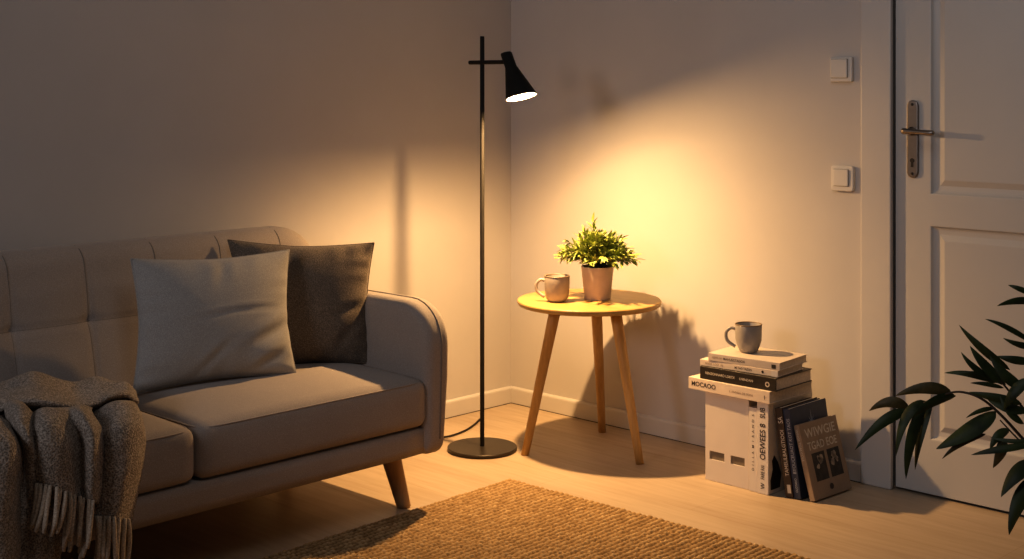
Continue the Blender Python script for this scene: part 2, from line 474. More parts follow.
# ------------------------------------------------------------------ rug
def make_rug():
    x0, y0 = .700, -.726; ang = math.radians(2.0); Lx, Ly, st = 1.62, 1.62, .0035
    nx, ny = int(Lx / st), int(Ly / st); ca, sa = math.cos(ang), math.sin(ang)
    px_, py_ = .0185, .0140
    vs = []; hs_ = []
    jit = [random.uniform(-.004, .004) for _ in range(400)]; jj = [random.uniform(-.35, .35) for _ in range(400)]
    amp = [[random.uniform(.66, 1.0) for _ in range(120)] for _ in range(80)]
    o = bpy.data.objects.new('rug', None)
    for j in range(ny + 1):
        for i in range(nx + 1):
            u, v = i * st, j * st
            ug = u / px_ + .09 * math.sin(v * 290 + 2.2 * math.sin(v * 37 + u * 19)); ug = max(0, ug)
            r = int(ug); fu = (ug - r) * 2 - 1
            vv = v / py_ + (.5 if r % 2 else 0) + jj[r % 400] * 1.2 + .14 * math.sin(u * 61 + v * 23); q = int(vv); fv = (vv - q) * 2 - 1
            skew = fv + fu * .35
            skew = max(-1, min(1, skew))
            hb = math.sqrt(max(0, 1 - fu * fu)) * (.38 + .62 * math.sqrt(max(0, 1 - skew * skew))) * amp[r % 80][q % 120]
            e = min(u, v, Lx - u, Ly - v)
            z = .003 + .0105 * hb
            if e < .008: z *= max(.15, e / .008)
            du = dv = 0
            if i == 0 or i == nx: du = jit[(j // 4) % 400]
            if j == 0 or j == ny: dv = jit[(i // 4 + 133) % 400]
            uu, w = u + du, -(v + dv)
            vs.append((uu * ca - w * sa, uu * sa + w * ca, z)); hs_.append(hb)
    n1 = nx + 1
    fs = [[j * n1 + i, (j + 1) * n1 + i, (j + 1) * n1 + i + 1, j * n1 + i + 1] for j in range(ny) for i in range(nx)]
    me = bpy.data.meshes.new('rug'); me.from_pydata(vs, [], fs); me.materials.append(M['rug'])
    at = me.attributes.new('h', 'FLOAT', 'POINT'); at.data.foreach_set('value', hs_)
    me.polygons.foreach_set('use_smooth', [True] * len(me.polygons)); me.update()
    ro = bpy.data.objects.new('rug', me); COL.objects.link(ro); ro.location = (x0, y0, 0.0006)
    tag(ro, 'golden brown woven jute rug lying on the oak floor', 'rug')
make_rug()

# ------------------------------------------------------------------ sofa
SY0, SY1 = -2.565, -1.090      # inner faces of the two arms
SC = (SY0 + SY1) / 2
sofa = empty('sofa', (.40, SC, 0), 'taupe fabric two-seat sofa with tufted back and tapered wooden legs', 'sofa')
rbox(.10, .738, SY0 - .03, SY1 + .015, .158, .2365, .012, (10, 16, 3)).build('sofa_base', M['sofa'], sofa, weld=True)
def seat(y0, y1):
    def dp(p, n):
        u = (p.x - .485) / .27; v = (p.y - (y0 + y1) / 2) / ((y1 - y0) / 2)
        if p.z > .30: p = p + Vector((0, 0, .024 * max(0, 1 - u * u) ** .7 * max(0, 1 - v ** 4) ** .8))
        if n.x > .5 and p.z < .34: p = p + Vector((.006 * max(0, 1 - v ** 4) * math.sin(max(0, min(1, (p.z - .22) / .13)) * PI), 0, 0))
        return p
    c = rbox(.18, .745, y0, y1, .235, .366, .028, (26, 34, 14), dp).build('seat_cushion', M['sofa'], sofa, weld=True)
    # piped seam along the top edge
    zz = .3605
    a = .012
    pts = [(.22, y0 + .006, zz), (.69, y0 + .006, zz)] + [(.69 + .0495 * math.sin(t), y0 + .0555 - .0495 * math.cos(t), zz) for t in (.4, .8, 1.2)] + \
          [(.7395, y0 + .075, zz), (.7395, y1 - .075, zz)] + [(.69 + .0495 * math.cos(t), y1 - .0555 + .0495 * math.sin(t), zz) for t in (.4, .8, 1.2)] + [(.69, y1 - .006, zz), (.22, y1 - .006, zz)]
    MB().tube(pts, .0022, 6).build('piping', M['sofa'], c)
seat(SC + .0015, SY1 - .001); seat(SY0 + .001, SC - .0015)
# back rest: tufted slab leaning back
bw, bh = 1.60, .575; bz = .461
seams = [SC + .012 + .215 * k for k in (-2.5, -1.5, -.5, .5, 1.5, 2.5)]
seams = [-1.395 - .2125 * k for k in range(-1, 6)]
hz_seam = .553
def backdisp(x, y, e):
    Y, Z = SC + x, bz + y
    f = min(1, e / .11) ** 1.5
    d = min(abs(Y - s) for s in seams); q = abs(Z - hz_seam)
    a = -.0035 * math.exp(-(d / .007) ** 2) + .005 * (1 - math.exp(-(d / .06) ** 2))
    hq = -.004 * math.exp(-(q / .007) ** 2) + .006 * (1 - math.exp(-(q / .07) ** 2))
    tuft = -.006 * math.exp(-((d * d + q * q) / .022 ** 2))
    return f * (a + hq + tuft)
def backpos(x, y, t):
    Z = bz + y
    return Vector((.185 - (Z - .38) * .20 + t, SC + x, Z))
slab(bw, bh, .125, (.06, .06, .135, .135), .045, backpos, 150, 56, backdisp).build('backrest', M['sofa'], sofa, weld=True)
sm_ = MB()
def seam_pt(Y, Z):
    x, y = Y - SC, Z - bz
    e = min(bw / 2 - abs(x), bh / 2 - abs(y)); t = .0625 if e >= .045 else .0625 - .045 + math.sqrt(max(0, .045 ** 2 - (.045 - max(0, e)) ** 2))
    return backpos(x, y, t + backdisp(x, y, e) + .0005)
for sY in seams:
    if abs(sY - SC) < bw / 2 - .15: sm_.tube([seam_pt(sY, .40 + (bz + bh / 2 - .40) * k / 40) for k in range(41)], .0012, 5)
sm_.tube([seam_pt(SC - bw / 2 + .04 + (bw - .08) * k / 120, hz_seam) for k in range(121)], .0012, 5)
sm_.build('tufting_seam', M['piping'], sofa.children[-1])
# arms
def arm(sign):
    W, Hh = .655, .422; cx, cz = .4225, .152 + Hh / 2
    yin = SY1 if sign > 0 else SY0
    def pos(x, y, t):
        z = cz + y; k = (z - .152) / Hh
        return Vector((cx + x, yin + sign * (.043 - .012 + .008 * k + (t if sign * t < 0 else t * (.62 + .38 * min(1, k / .5)))), z))
    o = slab(W, Hh, .086, (.03, .04, .12, .05), .024, pos, 24, 20, lambda x, y, e: .006 * min(1, e / .06), lambda x, y, e: .006 * min(1, e / .06)).build('armrest', M['sofa'], sofa, weld=True)
    # welt seam running round the front and top of the arm
    pts = []
    R = .12
    path = [(W / 2, -Hh / 2 + .045)] + [(W / 2, -Hh / 2 + .045 + (Hh - R - .045) * k / 6) for k in range(1, 7)] + \
           [(W / 2 - R + R * math.cos(a), Hh / 2 - R + R * math.sin(a)) for a in [PI / 2 * k / 8 for k in range(1, 9)]] + [(W / 2 - R - (W - R - .06) * k / 6, Hh / 2) for k in range(1, 7)]
    MB().tube([pos(x, y, .006 * sign) for x, y in path], .0028, 6).build('welt', M['piping'], o)
arm(1); arm(-1)
for lx, sx in ((.640, .661), (.150, .125)):
    for ly, sy in ((SY1 - .055, -1.108), (SY0 + .055, 2 * SC + 1.108)):
        top, bot = Vector((lx, ly, .165)), Vector((sx, sy, 0)); ax = (top - bot)
        n = 8
        MB().tube([bot + ax * (k / n) for k in range(n + 1)], [.0195 + .0095 * (k / n) for k in range(n + 1)], 20).build('leg', M['sofaleg'], sofa)

# ------------------------------------------------------------------ cushions
def pillow(name, tl, tr, br, bl, T, mat, label, pinch=.055, seed=1, creases=()):
    base = (bl + br) / 2
    rnd = random.Random(seed); N = 60
    nrm = ((tr - bl).cross(tl - br)).normalized()
    cam = Vector((CX, CY, H))
    if nrm.dot(cam - (tl + br) / 2) < 0: nrm = -nrm
    o = empty(name, base, label, 'cushion')
    ph = [rnd.uniform(0, 6.28) for _ in range(8)]
    mb = MB(); rim = []
    for side in (1, -1):
        rows = []
        for i in range(N + 1):
            row = []
            for j in range(N + 1):
                u, v = math.sin((-1 + 2 * j / N) * PI / 2 * .92) / math.sin(PI / 2 * .92), math.sin((-1 + 2 * i / N) * PI / 2 * .92) / math.sin(PI / 2 * .92)
                pu, pv = u * (1 - pinch * (1 - abs(v) ** 1.6)), v * (1 - pinch * (1 - abs(u) ** 1.6))
                a, b = (pu + 1) / 2, (pv + 1) / 2
                p = bl * (1 - a) * (1 - b) + br * a * (1 - b) + tr * a * b + tl * (1 - a) * b
                t = T * ((1 - abs(u) ** 2.4) * (1 - abs(v) ** 2.4)) ** .55
                # gathers running in from the edges and soft dents
                eu, ev = 1 - abs(u), 1 - abs(v)
                t += T * .05 * math.exp(-eu * 6) * (1 - math.exp(-eu * 20)) * math.sin(v * 17 + ph[0] + 2 * math.sin(v * 5 + ph[1]))
                t += T * .05 * math.exp(-ev * 6) * (1 - math.exp(-ev * 20)) * math.sin(u * 15 + ph[2] + 2 * math.sin(u * 4 + ph[3]))
                for (cu, cv, ang, ln, wd, dp) in creases:
                    if side < 0: break
                    ca, sa = math.cos(ang), math.sin(ang); s_, w_ = (u - cu) * ca + (v - cv) * sa, -(u - cu) * sa + (v - cv) * ca
                    w_ += .12 * s_ * s_
                    t += T * dp * math.exp(-(s_ / ln) ** 2) * (-math.exp(-(w_ / wd) ** 2) + .6 * math.exp(-((w_ - 1.8 * wd) / (1.3 * wd)) ** 2))
                if side > 0 or True:
                    row.append(p + nrm * (t * side if side > 0 else -t * .8))
            rows.append(row)
        mb.grid(rows, flip=side < 0)
        if side > 0: rim = rows[0][:-1] + [r[-1] for r in rows[:-1]] + rows[-1][:0:-1] + [r[0] for r in rows[:0:-1]]
    c = mb.build('cushion_cover', mat, o, weld=True)
    MB().tube(rim + [rim[0]], .0022, 6).build('edge_seam', mat, o)
    return o
pillow('scatter_cushion', onx(228, 240, .20), onx(374, 243, .46), onx(370, 363, .495), onx(246, 374, .33), .072, M['pil_d'],
       'dark brown woven cushion leaning in the corner of the sofa behind the grey one', .085, 3,
       [(.62, -.55, .9, .35, .08, .09), (.78, -.1, .3, .3, .07, .06), (-.2, .72, 1.4, .4, .09, .07)])
pillow('scatter_cushion', onx(131, 259, .315), onx(289, 250, .395), onz(296, 374, .386), onz(133, 394, .386), .072, M['pil_l'],
       'light grey linen cushion in front, leaning on the dark brown cushion', .085, 5,
       [(.3, .06, .05, .6, .04, .07), (.72, -.32, .5, .35, .08, .13), (.66, -.76, .6, .3, .07, .12), (-.1, -.66, .9, .28, .06, .08), (.05, .78, 1.2, .25, .07, .06)])

# ------------------------------------------------------------------ woollen throw
def make_throw():
    P = lambda r: [onx(*p) for p in r]
    mb = MB()
    def piece(rows, nu=40, nv=36):
        g = loft([P(r) for r in rows], nu, nv)
        mb.grid([[p + Vector(mnoise.noise_vector(p * 9)) * .006 + Vector(mnoise.noise_vector(p * 26)) * .002 for p in q] for q in g])
    # bunched roll lying on the seat
    piece([[(-60, 402, .30), (-20, 396, .30), (8, 392, .30), (36, 383, .32), (58, 388, .32), (76, 391, .32), (96, 388, .35), (114, 390, .38), (126, 393, .43), (131, 401, .46)],
           [(-60, 396, .38), (-20, 391, .38), (6, 384, .38), (22, 377, .40), (36, 373, .41), (56, 379, .41), (76, 383.5, .42), (96, 378.5, .44), (113, 382, .48), (126, 384, .52), (134, 392, .54)],
           [(-60, 406, .47), (-20, 401, .48), (4, 394, .50), (22, 388, .52), (38, 385, .53), (58, 390, .53), (76, 394, .53), (96, 391, .55), (113, 390, .58), (127, 389, .59), (136, 397, .59)],
           [(-60, 418, .57), (-20, 412, .58), (0, 405, .60), (18, 399, .62), (38, 397, .64), (56, 400, .65), (76, 404, .645), (96, 402, .645), (112, 396, .645), (127, 394, .64), (137, 402, .63)],
           [(-60, 424, .60), (-20, 418, .61), (2, 411, .62), (20, 404, .63), (42, 404, .645), (57, 406, .65), (76, 408, .645), (96, 406, .64), (110, 400, .635), (126, 397, .63), (136, 406, .62)],
           [(-60, 425, .54), (-20, 419, .55), (4, 414, .56), (22, 410, .57), (46, 411, .58), (60, 411, .585), (76, 410, .58), (96, 408, .58), (108, 404, .58), (124, 403, .59), (133, 410, .58)]], 90, 50)
    # far left fold hanging over the front
    piece([[(-70, 416, .58), (-35, 413, .60), (-6, 414, .62), (10, 422, .64), (20, 432, .62)],
           [(-70, 424, .70), (-35, 420, .72), (-4, 421, .73), (12, 429, .735), (22, 440, .70)],
           [(-70, 446, .79), (-35, 443, .80), (-2, 443, .82), (13, 448, .82), (22, 456, .775)],
           [(-70, 500, .79), (-35, 500, .80), (-4, 500, .83), (10, 500, .825), (19, 502, .775)],
           [(-70, 560, .79), (-35, 560, .80), (-4, 560, .83), (8, 560, .82), (16, 560, .775)],
           [(-70, 600, .785), (-35, 600, .80), (-4, 600, .825), (8, 600, .82), (15, 600, .775)]])
    # narrow band sweeping down beside it
    piece([[(4, 406, .60), (13, 401, .62), (24, 402, .63), (34, 411, .62)],
           [(6, 411, .655), (14, 406, .69), (24, 407, .70), (34, 415, .69)],
           [(9, 424, .72), (16, 420, .76), (25, 421, .77), (35, 427, .75)],
           [(20, 440, .765), (25, 437, .80), (30, 438, .805), (36, 442, .775)],
           [(25, 462, .77), (30, 461, .795), (35, 461, .795), (39, 463, .77)],
           [(27, 500, .765), (31, 500, .78), (36, 500, .78), (41, 500, .765)]])
    # under layer reaching the lowest
    piece([[(14, 436, .757), (26, 436, .757), (40, 436, .757), (56, 436, .757), (72, 436, .757)],
           [(14, 500, .757), (26, 500, .768), (36, 500, .775), (50, 500, .765), (70, 500, .757)],
           [(15, 560, .757), (25, 560, .770), (38, 560, .785), (50, 560, .775), (58, 560, .76)],
           [(15, 598, .757), (25, 598, .772), (38, 598, .785), (50, 598, .775), (56, 598, .76)]])
    # middle panel with the first fringe
    piece([[(30, 415, .60), (42, 410, .61), (56, 407, .615), (72, 406, .615), (84, 405, .61), (94, 407, .60)],
           [(30, 418, .68), (40, 412, .715), (54, 410, .71), (68, 410, .70), (78, 408, .715), (90, 412, .69)],
           [(31, 428, .755), (42, 421, .785), (56, 419, .785), (70, 421, .765), (84, 415, .79), (96, 421, .755)],
           [(33, 442, .785), (45, 438, .815), (62, 438, .815), (78, 440, .785), (92, 434, .825), (104, 437, .775)],
           [(35, 462, .79), (48, 461, .82), (65, 462, .82), (79, 464, .79), (93, 462, .83), (105, 462, .78)],
           [(36, 477, .79), (50, 478, .82), (66, 481, .82), (79, 485, .795), (92, 486, .825), (102, 484, .78)],
           [(37, 486, .79), (51, 488, .815), (66, 494, .82), (79, 499, .80), (90, 503, .82), (96, 505, .785)]], 60, 50)
    # right panel
    piece([[(92, 408, .58), (106, 404, .59), (120, 401, .60), (132, 402, .59), (137, 410, .56)],
           [(94, 416, .66), (108, 409, .69), (122, 404, .70), (134, 406, .68), (140, 416, .63)],
           [(97, 432, .76), (112, 422, .785), (127, 417, .785), (138, 421, .765), (143, 431, .70)],
           [(99, 445, .77), (112, 438, .81), (128, 434, .815), (139, 437, .79), (144, 443, .735)],
           [(98, 466, .77), (110, 462, .81), (126, 459, .82), (137, 460, .795), (142, 463, .75)],
           [(95, 492, .77), (106, 490, .80), (120, 489, .815), (131, 489, .79), (137, 489, .755)],
           [(92, 518, .77), (104, 519, .79), (116, 520, .805), (124, 521, .785), (131, 522, .757)]], 50, 50)
    ro = empty('throw_blanket', onx(60, 500, .74), 'grey-brown woven wool throw with beige fringe draped over the seat front', 'blanket')
    b = mb.build('blanket', M['throw'], ro, fixn=False)
    s = b.modifiers.new('s', 'SOLIDIFY'); s.thickness = .007; s.offset = 0
    # fringe
    fr = MB(); rnd = random.Random(11)
    def strand(px, py, x, ln, lean):
        p = []; d = rnd.uniform(-2, 2)
        for k in range(7):
            t = k / 6
            p.append(onx(px + lean * t * t + d * math.sin(t * 3), py - 3 + ln * t, x + .004 + .003 * math.sin(t * 4 + d)))
        fr.tube(p, [.0038, .0048, .0052, .0050, .0050, .0052, .0040], 8)
    hem = [Vector((37, 486, .795)), Vector((51, 488, .82)), Vector((66, 494, .825)), Vector((79, 499, .808)), Vector((92, 503, .822))]
    for k, q in enumerate(catmull(hem, 13)): strand(q.x + rnd.uniform(-1, 1), q.y, q.z, 44 + rnd.uniform(-4, 6), -9 + k * .55 + rnd.uniform(-3, 3))
    for k, q in enumerate(catmull(hem[2:], 7)): strand(q.x + rnd.uniform(-1.5, 1.5), q.y + 4, q.z - .018, 54 + rnd.uniform(-4, 4), -6 + rnd.uniform(-3, 3))
    hem2 = [Vector((96, 519, .785)), Vector((104, 519, .796)), Vector((116, 520, .81)), Vector((128, 522, .785))]
    for k, q in enumerate(catmull(hem2, 9)): strand(q.x + rnd.uniform(-1, 1), q.y, q.z, 44 + rnd.uniform(-3, 6), -1 + rnd.uniform(-3, 3))
    fr.build('fringe', M['fringe'], ro)
    fr_o = ro.children[-1]; fr_o['label'] = 'beige yarn fringe'
make_throw()

# ------------------------------------------------------------------ floor lamp
LPX, LPY = .396, -.540
lamp = empty('floor_lamp', (LPX, LPY, 0), 'slim black floor lamp with a lit cone shade beside the sofa', 'floor lamp')
MB().lathe([(.0, .0008), (.108, .0008), (.1125, .003), (.1125, .0105), (.1105, .0125), (.02, .0135), (.0, .0135)], 64, (LPX, LPY, 0)).build('lamp_base', M['base'], lamp, angle=40)
MB().lathe([(.0072, .012), (.0072, 1.336), (.0062, 1.3375), (0, 1.3375)], 20, (LPX, LPY, 0)).build('pole', M['black'], lamp, angle=40)
ZB = 1.253
MB().tube([(LPX - .058, LPY, ZB), (LPX + .120, LPY, ZB)], .0068, 16).build('cross_bar', M['black'], lamp, angle=40)
tilt = math.radians(16.5)
ax = Vector((math.sin(tilt), 0, -math.cos(tilt)))       # from the neck to the opening
nk = Vector((LPX + .1345, LPY, 1.282))                   # closed top of the shade
sh = MB()
Ln = .046; Lc = .100
sh.lathe([(0, 0), (.0165, 0), (.0185, .003), (.0185, Ln), (.0205, Ln + .006), (.0505, Ln + Lc), (.049, Ln + Lc + .0005), (.0195, Ln + .010), (.0165, Ln), (.0165, .006), (0, .006)], 48, nk, ax)
sh.v = [v + Vector((-.027, 0, 0)) * (1 - (v - nk).dot(ax) / (Ln + Lc)) for v in sh.v]
shade = sh.build('lamp_shade', M['black'], lamp, angle=40)
bo = nk + ax * (Ln + Lc)
MB().lathe([(0, -.0195), (.032, -.0195), (.0385, -.0190), (.0385, -.0205), (.032, -.0210), (0, -.0210)], 40, bo, ax).build('bulb', M['bulb'], shade)
MB().lathe([(.0395, -.019), (.0475, -.0006), (.0472, -.0006), (.0392, -.019)], 40, bo, ax).build('shade_lining', M['shadein'], shade)
cpts = [onz(*p, .0045) for p in ((482, 442), (481.5, 430), (481, 419), (475, 424), (466, 430), (455, 434.5), (444, 437), (428, 438), (410, 436))]
MB().tube(catmull(cpts, 40), .0034, 8).build('power_cord', M['cord'], lamp)
li = bpy.data.lights.new('lamp_bulb_light', 'POINT'); li.energy = 33; li.color = (1, .585, .24); li.shadow_soft_size = .014
lo = bpy.data.objects.new('lamp_bulb_light', li); COL.objects.link(lo); lo.location = bo + ax * -.0122
# the white inside of the shade throws most of the light downwards
ls = bpy.data.lights.new('lamp_reflector_light', 'SPOT'); ls.energy = 122; ls.color = (1, .585, .24); ls.shadow_soft_size = .02; ls.spot_size = math.radians(156); ls.spot_blend = 1.0
so = bpy.data.objects.new('lamp_reflector_light', ls); COL.objects.link(so); so.location = bo + ax * -.0122; so.rotation_euler = Vector((.13, 0, -1)).to_track_quat('-Z', 'Y').to_euler()

# ------------------------------------------------------------------ side table
TC = Vector((.645, -.300)); TZ = .488
tb = empty('side_table', (TC.x, TC.y, 0), 'round oak side table on three splayed legs in the corner', 'side table')
MB().lathe([(0, TZ - .019), (.222, TZ - .019), (.2295, TZ - .016), (.2325, TZ - .009), (.2325, TZ - .004), (.2305, TZ - .001), (.227, TZ), (0, TZ)], 96, (TC.x, TC.y, 0)).build('table_top', M['oak'], tb, angle=50)
for bx, by in ((.536, -.487), (.527, -.097), (.864, -.312)):
    bot = Vector((bx, by, 0)); top = Vector((TC.x + (bx - TC.x) * .52, TC.y + (by - TC.y) * .52, TZ - .018)); axl = top - bot; n = 8
    MB().tube([bot + axl * (k / n) for k in range(n + 1)], [.0125 + .0065 * k / n for k in range(n + 1)], 20).build('leg', M['oakleg'], tb)

# ------------------------------------------------------------------ mugs
def mug(c, R, hh, rb, hang, mat, label, zb, loopw=.030):
    o = empty('mug', (c[0], c[1], zb), label, 'mug', group=None)
    prof = [(0, .0), (rb * .72, 0), (rb * .8, .002), (rb * .93, hh * .06), (rb * 1.08, hh * .16), (R * .965, hh * .42), (R * .985, hh * .7), (R, hh * .97)]
    pr = prof + [(R - .001, hh), (R - .0022, hh), (R - .0034, hh * .97), (R * .95 - .0036, hh * .6), (R * .9 - .003, hh * .3), (rb * .7, hh * .09), (0, hh * .08)]
    MB().lathe(pr, 48, (c[0], c[1], zb)).build('mug_body', mat, o)
    MB().lathe([(R * 1.0005, hh * .965), (R + .0006, hh * .99), (R - .001, hh + .0006), (R - .0028, hh + .0004), (R - .0036, hh * .975)], 48, (c[0], c[1], zb)).build('rim', M['rim'], o)
    d = Vector((math.cos(hang), math.sin(hang), 0)); C = Vector((c[0], c[1], zb))
    pts = [C + d * (R * .97) + Vector((0, 0, hh * .80)), C + d * (R + loopw * .45) + Vector((0, 0, hh * .83)), C + d * (R + loopw * .92) + Vector((0, 0, hh * .70)),
           C + d * (R + loopw) + Vector((0, 0, hh * .52)), C + d * (R + loopw * .75) + Vector((0, 0, hh * .34)), C + d * (R * .97) + Vector((0, 0, hh * .17))]
    MB().tube(catmull(pts, 22), .0041, 12, flat=1.25).build('handle', mat, o)
ang_left = math.atan2(-ST, -CT)
mc = onz(557, 301.5, TZ)
mug((mc.x, mc.y), .041, .083, .033, ang_left - .12, M['mug'], 'grey-beige stoneware mug on the round oak table', TZ, .026)

# ------------------------------------------------------------------ potted plant on the table
pc = onz(597.5, 299, TZ); pc = Vector((pc.x, pc.y, TZ))
pp = empty('potted_plant', pc, 'small bushy green plant in a pale terracotta pot on the round table', 'potted plant')
MB().lathe([(0, 0), (.0405, 0), (.0425, .002), (.0525, .103), (.0525, .106), (.0515, .107), (.0488, .106), (.0468, .092), (.03, .09), (0, .09)], 56, pc).build('pot', M['pot'], pp, angle=45)
MB().lathe([(.0474, .0935), (.03, .098), (.012, .1005), (0, .101)], 32, pc).build('soil', M['soil'], pp)
def leaf_blade(mb, base, d, up, ln, wd, bend=.3, nseg=6, fold=.25, mi=0, tipw=.5):
    d = d.normalized(); side = d.cross(up)
    if side.length < 1e-4: side = d.cross(Vector((1, 0, 0)))
    side.normalize(); nn = side.cross(d).normalized()
    rows = []
    for k in range(nseg + 1):
        t = k / nseg
        c = base + d * (ln * t) - nn * (bend * ln * t * t)
        w = wd * .5 * (math.sin(PI * min(1, t ** .75 * .98 + .02)) ** .9 + .03) * (1 if t < .999 else .15)
        rows.append([c - side * w + nn * (w * fold), c, c + side * w + nn * (w * fold)])
    mb.grid(rows, mi=mi)
def small_plant():
    rnd = random.Random(21); fo = MB(); st = MB()
    top = pc + Vector((0, 0, .098))
    for s in range(100):
        if s == 0: th, ph, L = .12, 3.6, .142
        elif s == 1: th, ph, L = .35, ang_left, .115
        else:
            th = math.acos(1 - rnd.random() * .76); ph = rnd.uniform(0, 2 * PI); L = (.086 + .034 * math.sin(th)) * rnd.uniform(.86, 1.06)
        d = Vector((math.sin(th) * math.cos(ph), math.sin(th) * math.sin(ph), math.cos(th)))
        b = top + Vector((d.x, d.y, 0)) * rnd.uniform(.0, .025)
        pts = [b + d * (L * t) + Vector((0, 0, .018 * math.sin(t * 2.6) - .012 * t * t * (1 if th > .8 else 0))) for t in [k / 6 for k in range(7)]]
        st.tube(pts, [.0016 - .0009 * k / 6 for k in range(7)], 5)
        for k in range(9):
            t = .22 + .78 * k / 8; i = min(int(t * 6), 5); u = t * 6 - i; p = pts[i].lerp(pts[i + 1], u); tg = (pts[i + 1] - pts[i]).normalized()
            for sd in (-1, 1):
                az = rnd.uniform(0, 2 * PI)
                pr = tg.cross(Vector((math.cos(az), math.sin(az), .4))).normalized()
                dd = (tg * rnd.uniform(.5, 1.1) + pr * sd * rnd.uniform(.5, 1.0) + Vector((0, 0, .12)))
                if k == 8: dd = tg + pr * sd * .35
                leaf_blade(fo, p, dd, Vector((rnd.uniform(-.4, .4), rnd.uniform(-.4, .4), 1)), rnd.uniform(.022, .036), rnd.uniform(.0075, .0115), rnd.uniform(.0, .25), 5, .3)
    st.build('stems', M['stem'], pp); fo.build('foliage', M['leafs'], pp, fixn=False)
small_plant()

# ------------------------------------------------------------------ books
def frame_book(o, e1, e2, e3):
    """o origin, e1 along the spine's length, e2 across thickness, e3 from the spine towards the fore edge (vectors with length)"""
    return lambda a, b, c: o + e1 * a + e2 * b + e3 * c
def book(name, o, L, T, D, ex, ey, ez, mat, label, cat='book', cov=.0022, group=None, mats=None, pages=None):
    """L spine length along ex, T thickness along ey, D depth along ez; the spine is the face at ez=0"""
    root = empty(name, o, label, cat, group=group)
    def bx(mb, a0, a1, b0, b1, c0, c1):
        vs = [o + ex * a + ey * b + ez * c for c in (c0, c1) for b in (b0, b1) for a in (a0, a1)]
        mb.add(vs, [[0, 1, 3, 2], [4, 6, 7, 5], [0, 4, 5, 1], [2, 3, 7, 6], [0, 2, 6, 4], [1, 5, 7, 3]])
    cv = MB(); bx(cv, 0, L, 0, cov, 0, D); bx(cv, 0, L, T - cov, T, 0, D); bx(cv, 0, L, cov * .5, T - cov * .5, 0, cov)
    cv.build('cover', mat, root, smooth=False, bevel=.0008)
    pg = MB(); m = .003; bx(pg, m, L - m, cov, T - cov, cov, D - m)
    pg.build('pages', pages or M['paper'], root, smooth=False)
    root['_'] = 0; del root['_']
    return root, (lambda a, b, c: o + ex * a + ey * b + ez * c)

def flat_book(p0, p1, z0, T, D, mat, name='book', label='', cov=.0022):
    """lying book: spine bottom edge from p0 to p1 (xy), going back by D"""
    a, b = Vector((p0[0], p0[1], z0)), Vector((p1[0], p1[1], z0)); ex = (b - a).normalized(); ez = Vector((-ex.y, ex.x, 0))
    return book(name, a, (b - a).length, T, D, ex, Vector((0, 0, 1)), ez, mat, label, cov=cov)
GAPS = .0006
Z1 = .2655
r1, f1 = flat_book((1.052, -.313), (1.343, -.318), Z1, .0350, .225, M['cream'], label='wide cream paperback lying lowest in the pile, across the file box', cov=.0016)
Z2 = Z1 + .0350 + GAPS
r2, f2 = flat_book((1.092, -.310), (1.357, -.306), Z2, .0375, .196, M['blackc'], label='thick black hardcover lying second from the bottom of the pile', cov=.003)
Z3 = Z2 + .0375 + GAPS
r3, f3 = flat_book((1.088, -.304), (1.352, -.288), Z3, .0180, .150, M['cream'], label='thin cream book lying on the black hardcover, under the top book', cov=.0016)
Z4 = Z3 + .0180 + GAPS
r4, f4 = flat_book((1.118, -.304), (1.356, -.285), Z4, .0225, .170, M['greyc'], label='warm grey book lying on top of the pile under the mug', cov=.0018)
ZT = Z4 + .0225 + GAPS
def spine(f, body, size, a, b, mat, root, sx=1.0, rot=False, name='title'):
    """lettering on a spine: a along the spine, b up the thickness"""
    if rot: return text(body, size, lambda x, y: f(a + x, b + y, -.0006), name, mat, root, sx=sx)
    return text(body, size, lambda x, y: f(a + x, b + y, -.0006), name, mat, root, sx=sx)
spine(f1, 'MOCAOO', .0195, .011, .0115, M['ink'], r1, 1.0)
spine(f1, 'L ANVRA DE SONI', .0085, .150, .0125, M['inkb'], r1, 1.2)
spine(f1, 'I', .016, .272, .011, M['ink'], r1)
spine(f2, 'RENZONNARD LORTX', .0105, .020, .0160, M['inkw'], r2, .95)
spine(f2, 'LNENDAN', .0100, .140, .0160, M['inkw'], r2, 1.0)
lg = MB(); lg.lathe([(.0042, 0), (.0078, 0), (.0078, .0003)], 20, f2(.236, .017, -.0004), (0, -1, 0)); lg.build('emblem', M['inkw'], r2, smooth=False)
spine(f3, 'ANDA  LOST  IN', .0085, .018, .006, M['inkb'], r3, 1.0)
spine(f3, 'MI TAO TAZON', .0095, .120, .006, M['ink'], r3, .85)
MB().lathe([(0, 0), (.0042, 0)], 10, f3(.214, .009, -.0006), (0, -1, 0)).build('emblem', M['ink'], r3, smooth=False)
MB().add([f3(.243, .0, -.0005), f3(.263, .0, -.0005), f3(.263, .018, -.0005), f3(.243, .018, -.0005)], [[0, 1, 2, 3]]).build('spine_band', M['boxw'], r3, smooth=False)
spine(f4, 'NEWS OF', .0075, .014, .0085, M['inkb'], r4, 1.0)
spine(f4, 'MANUECTADOA', .0095, .052, .008, M['ink'], r4, 1.0)
MB().add([f4(.212, .004, -.0005), f4(.226, .004, -.0005), f4(.226, .0155, -.0005), f4(.212, .0155, -.0005)], [[0, 1, 2, 3]]).build('emblem', M['ink'], r4, smooth=False)

# mug on the pile
m2 = onz(748.5, 352, ZT)
mug((m2.x, m2.y), .0400, .0845, .029, ang_left - .25, M['mug2'], 'grey mug standing on the pile of books by the door', ZT, .027)

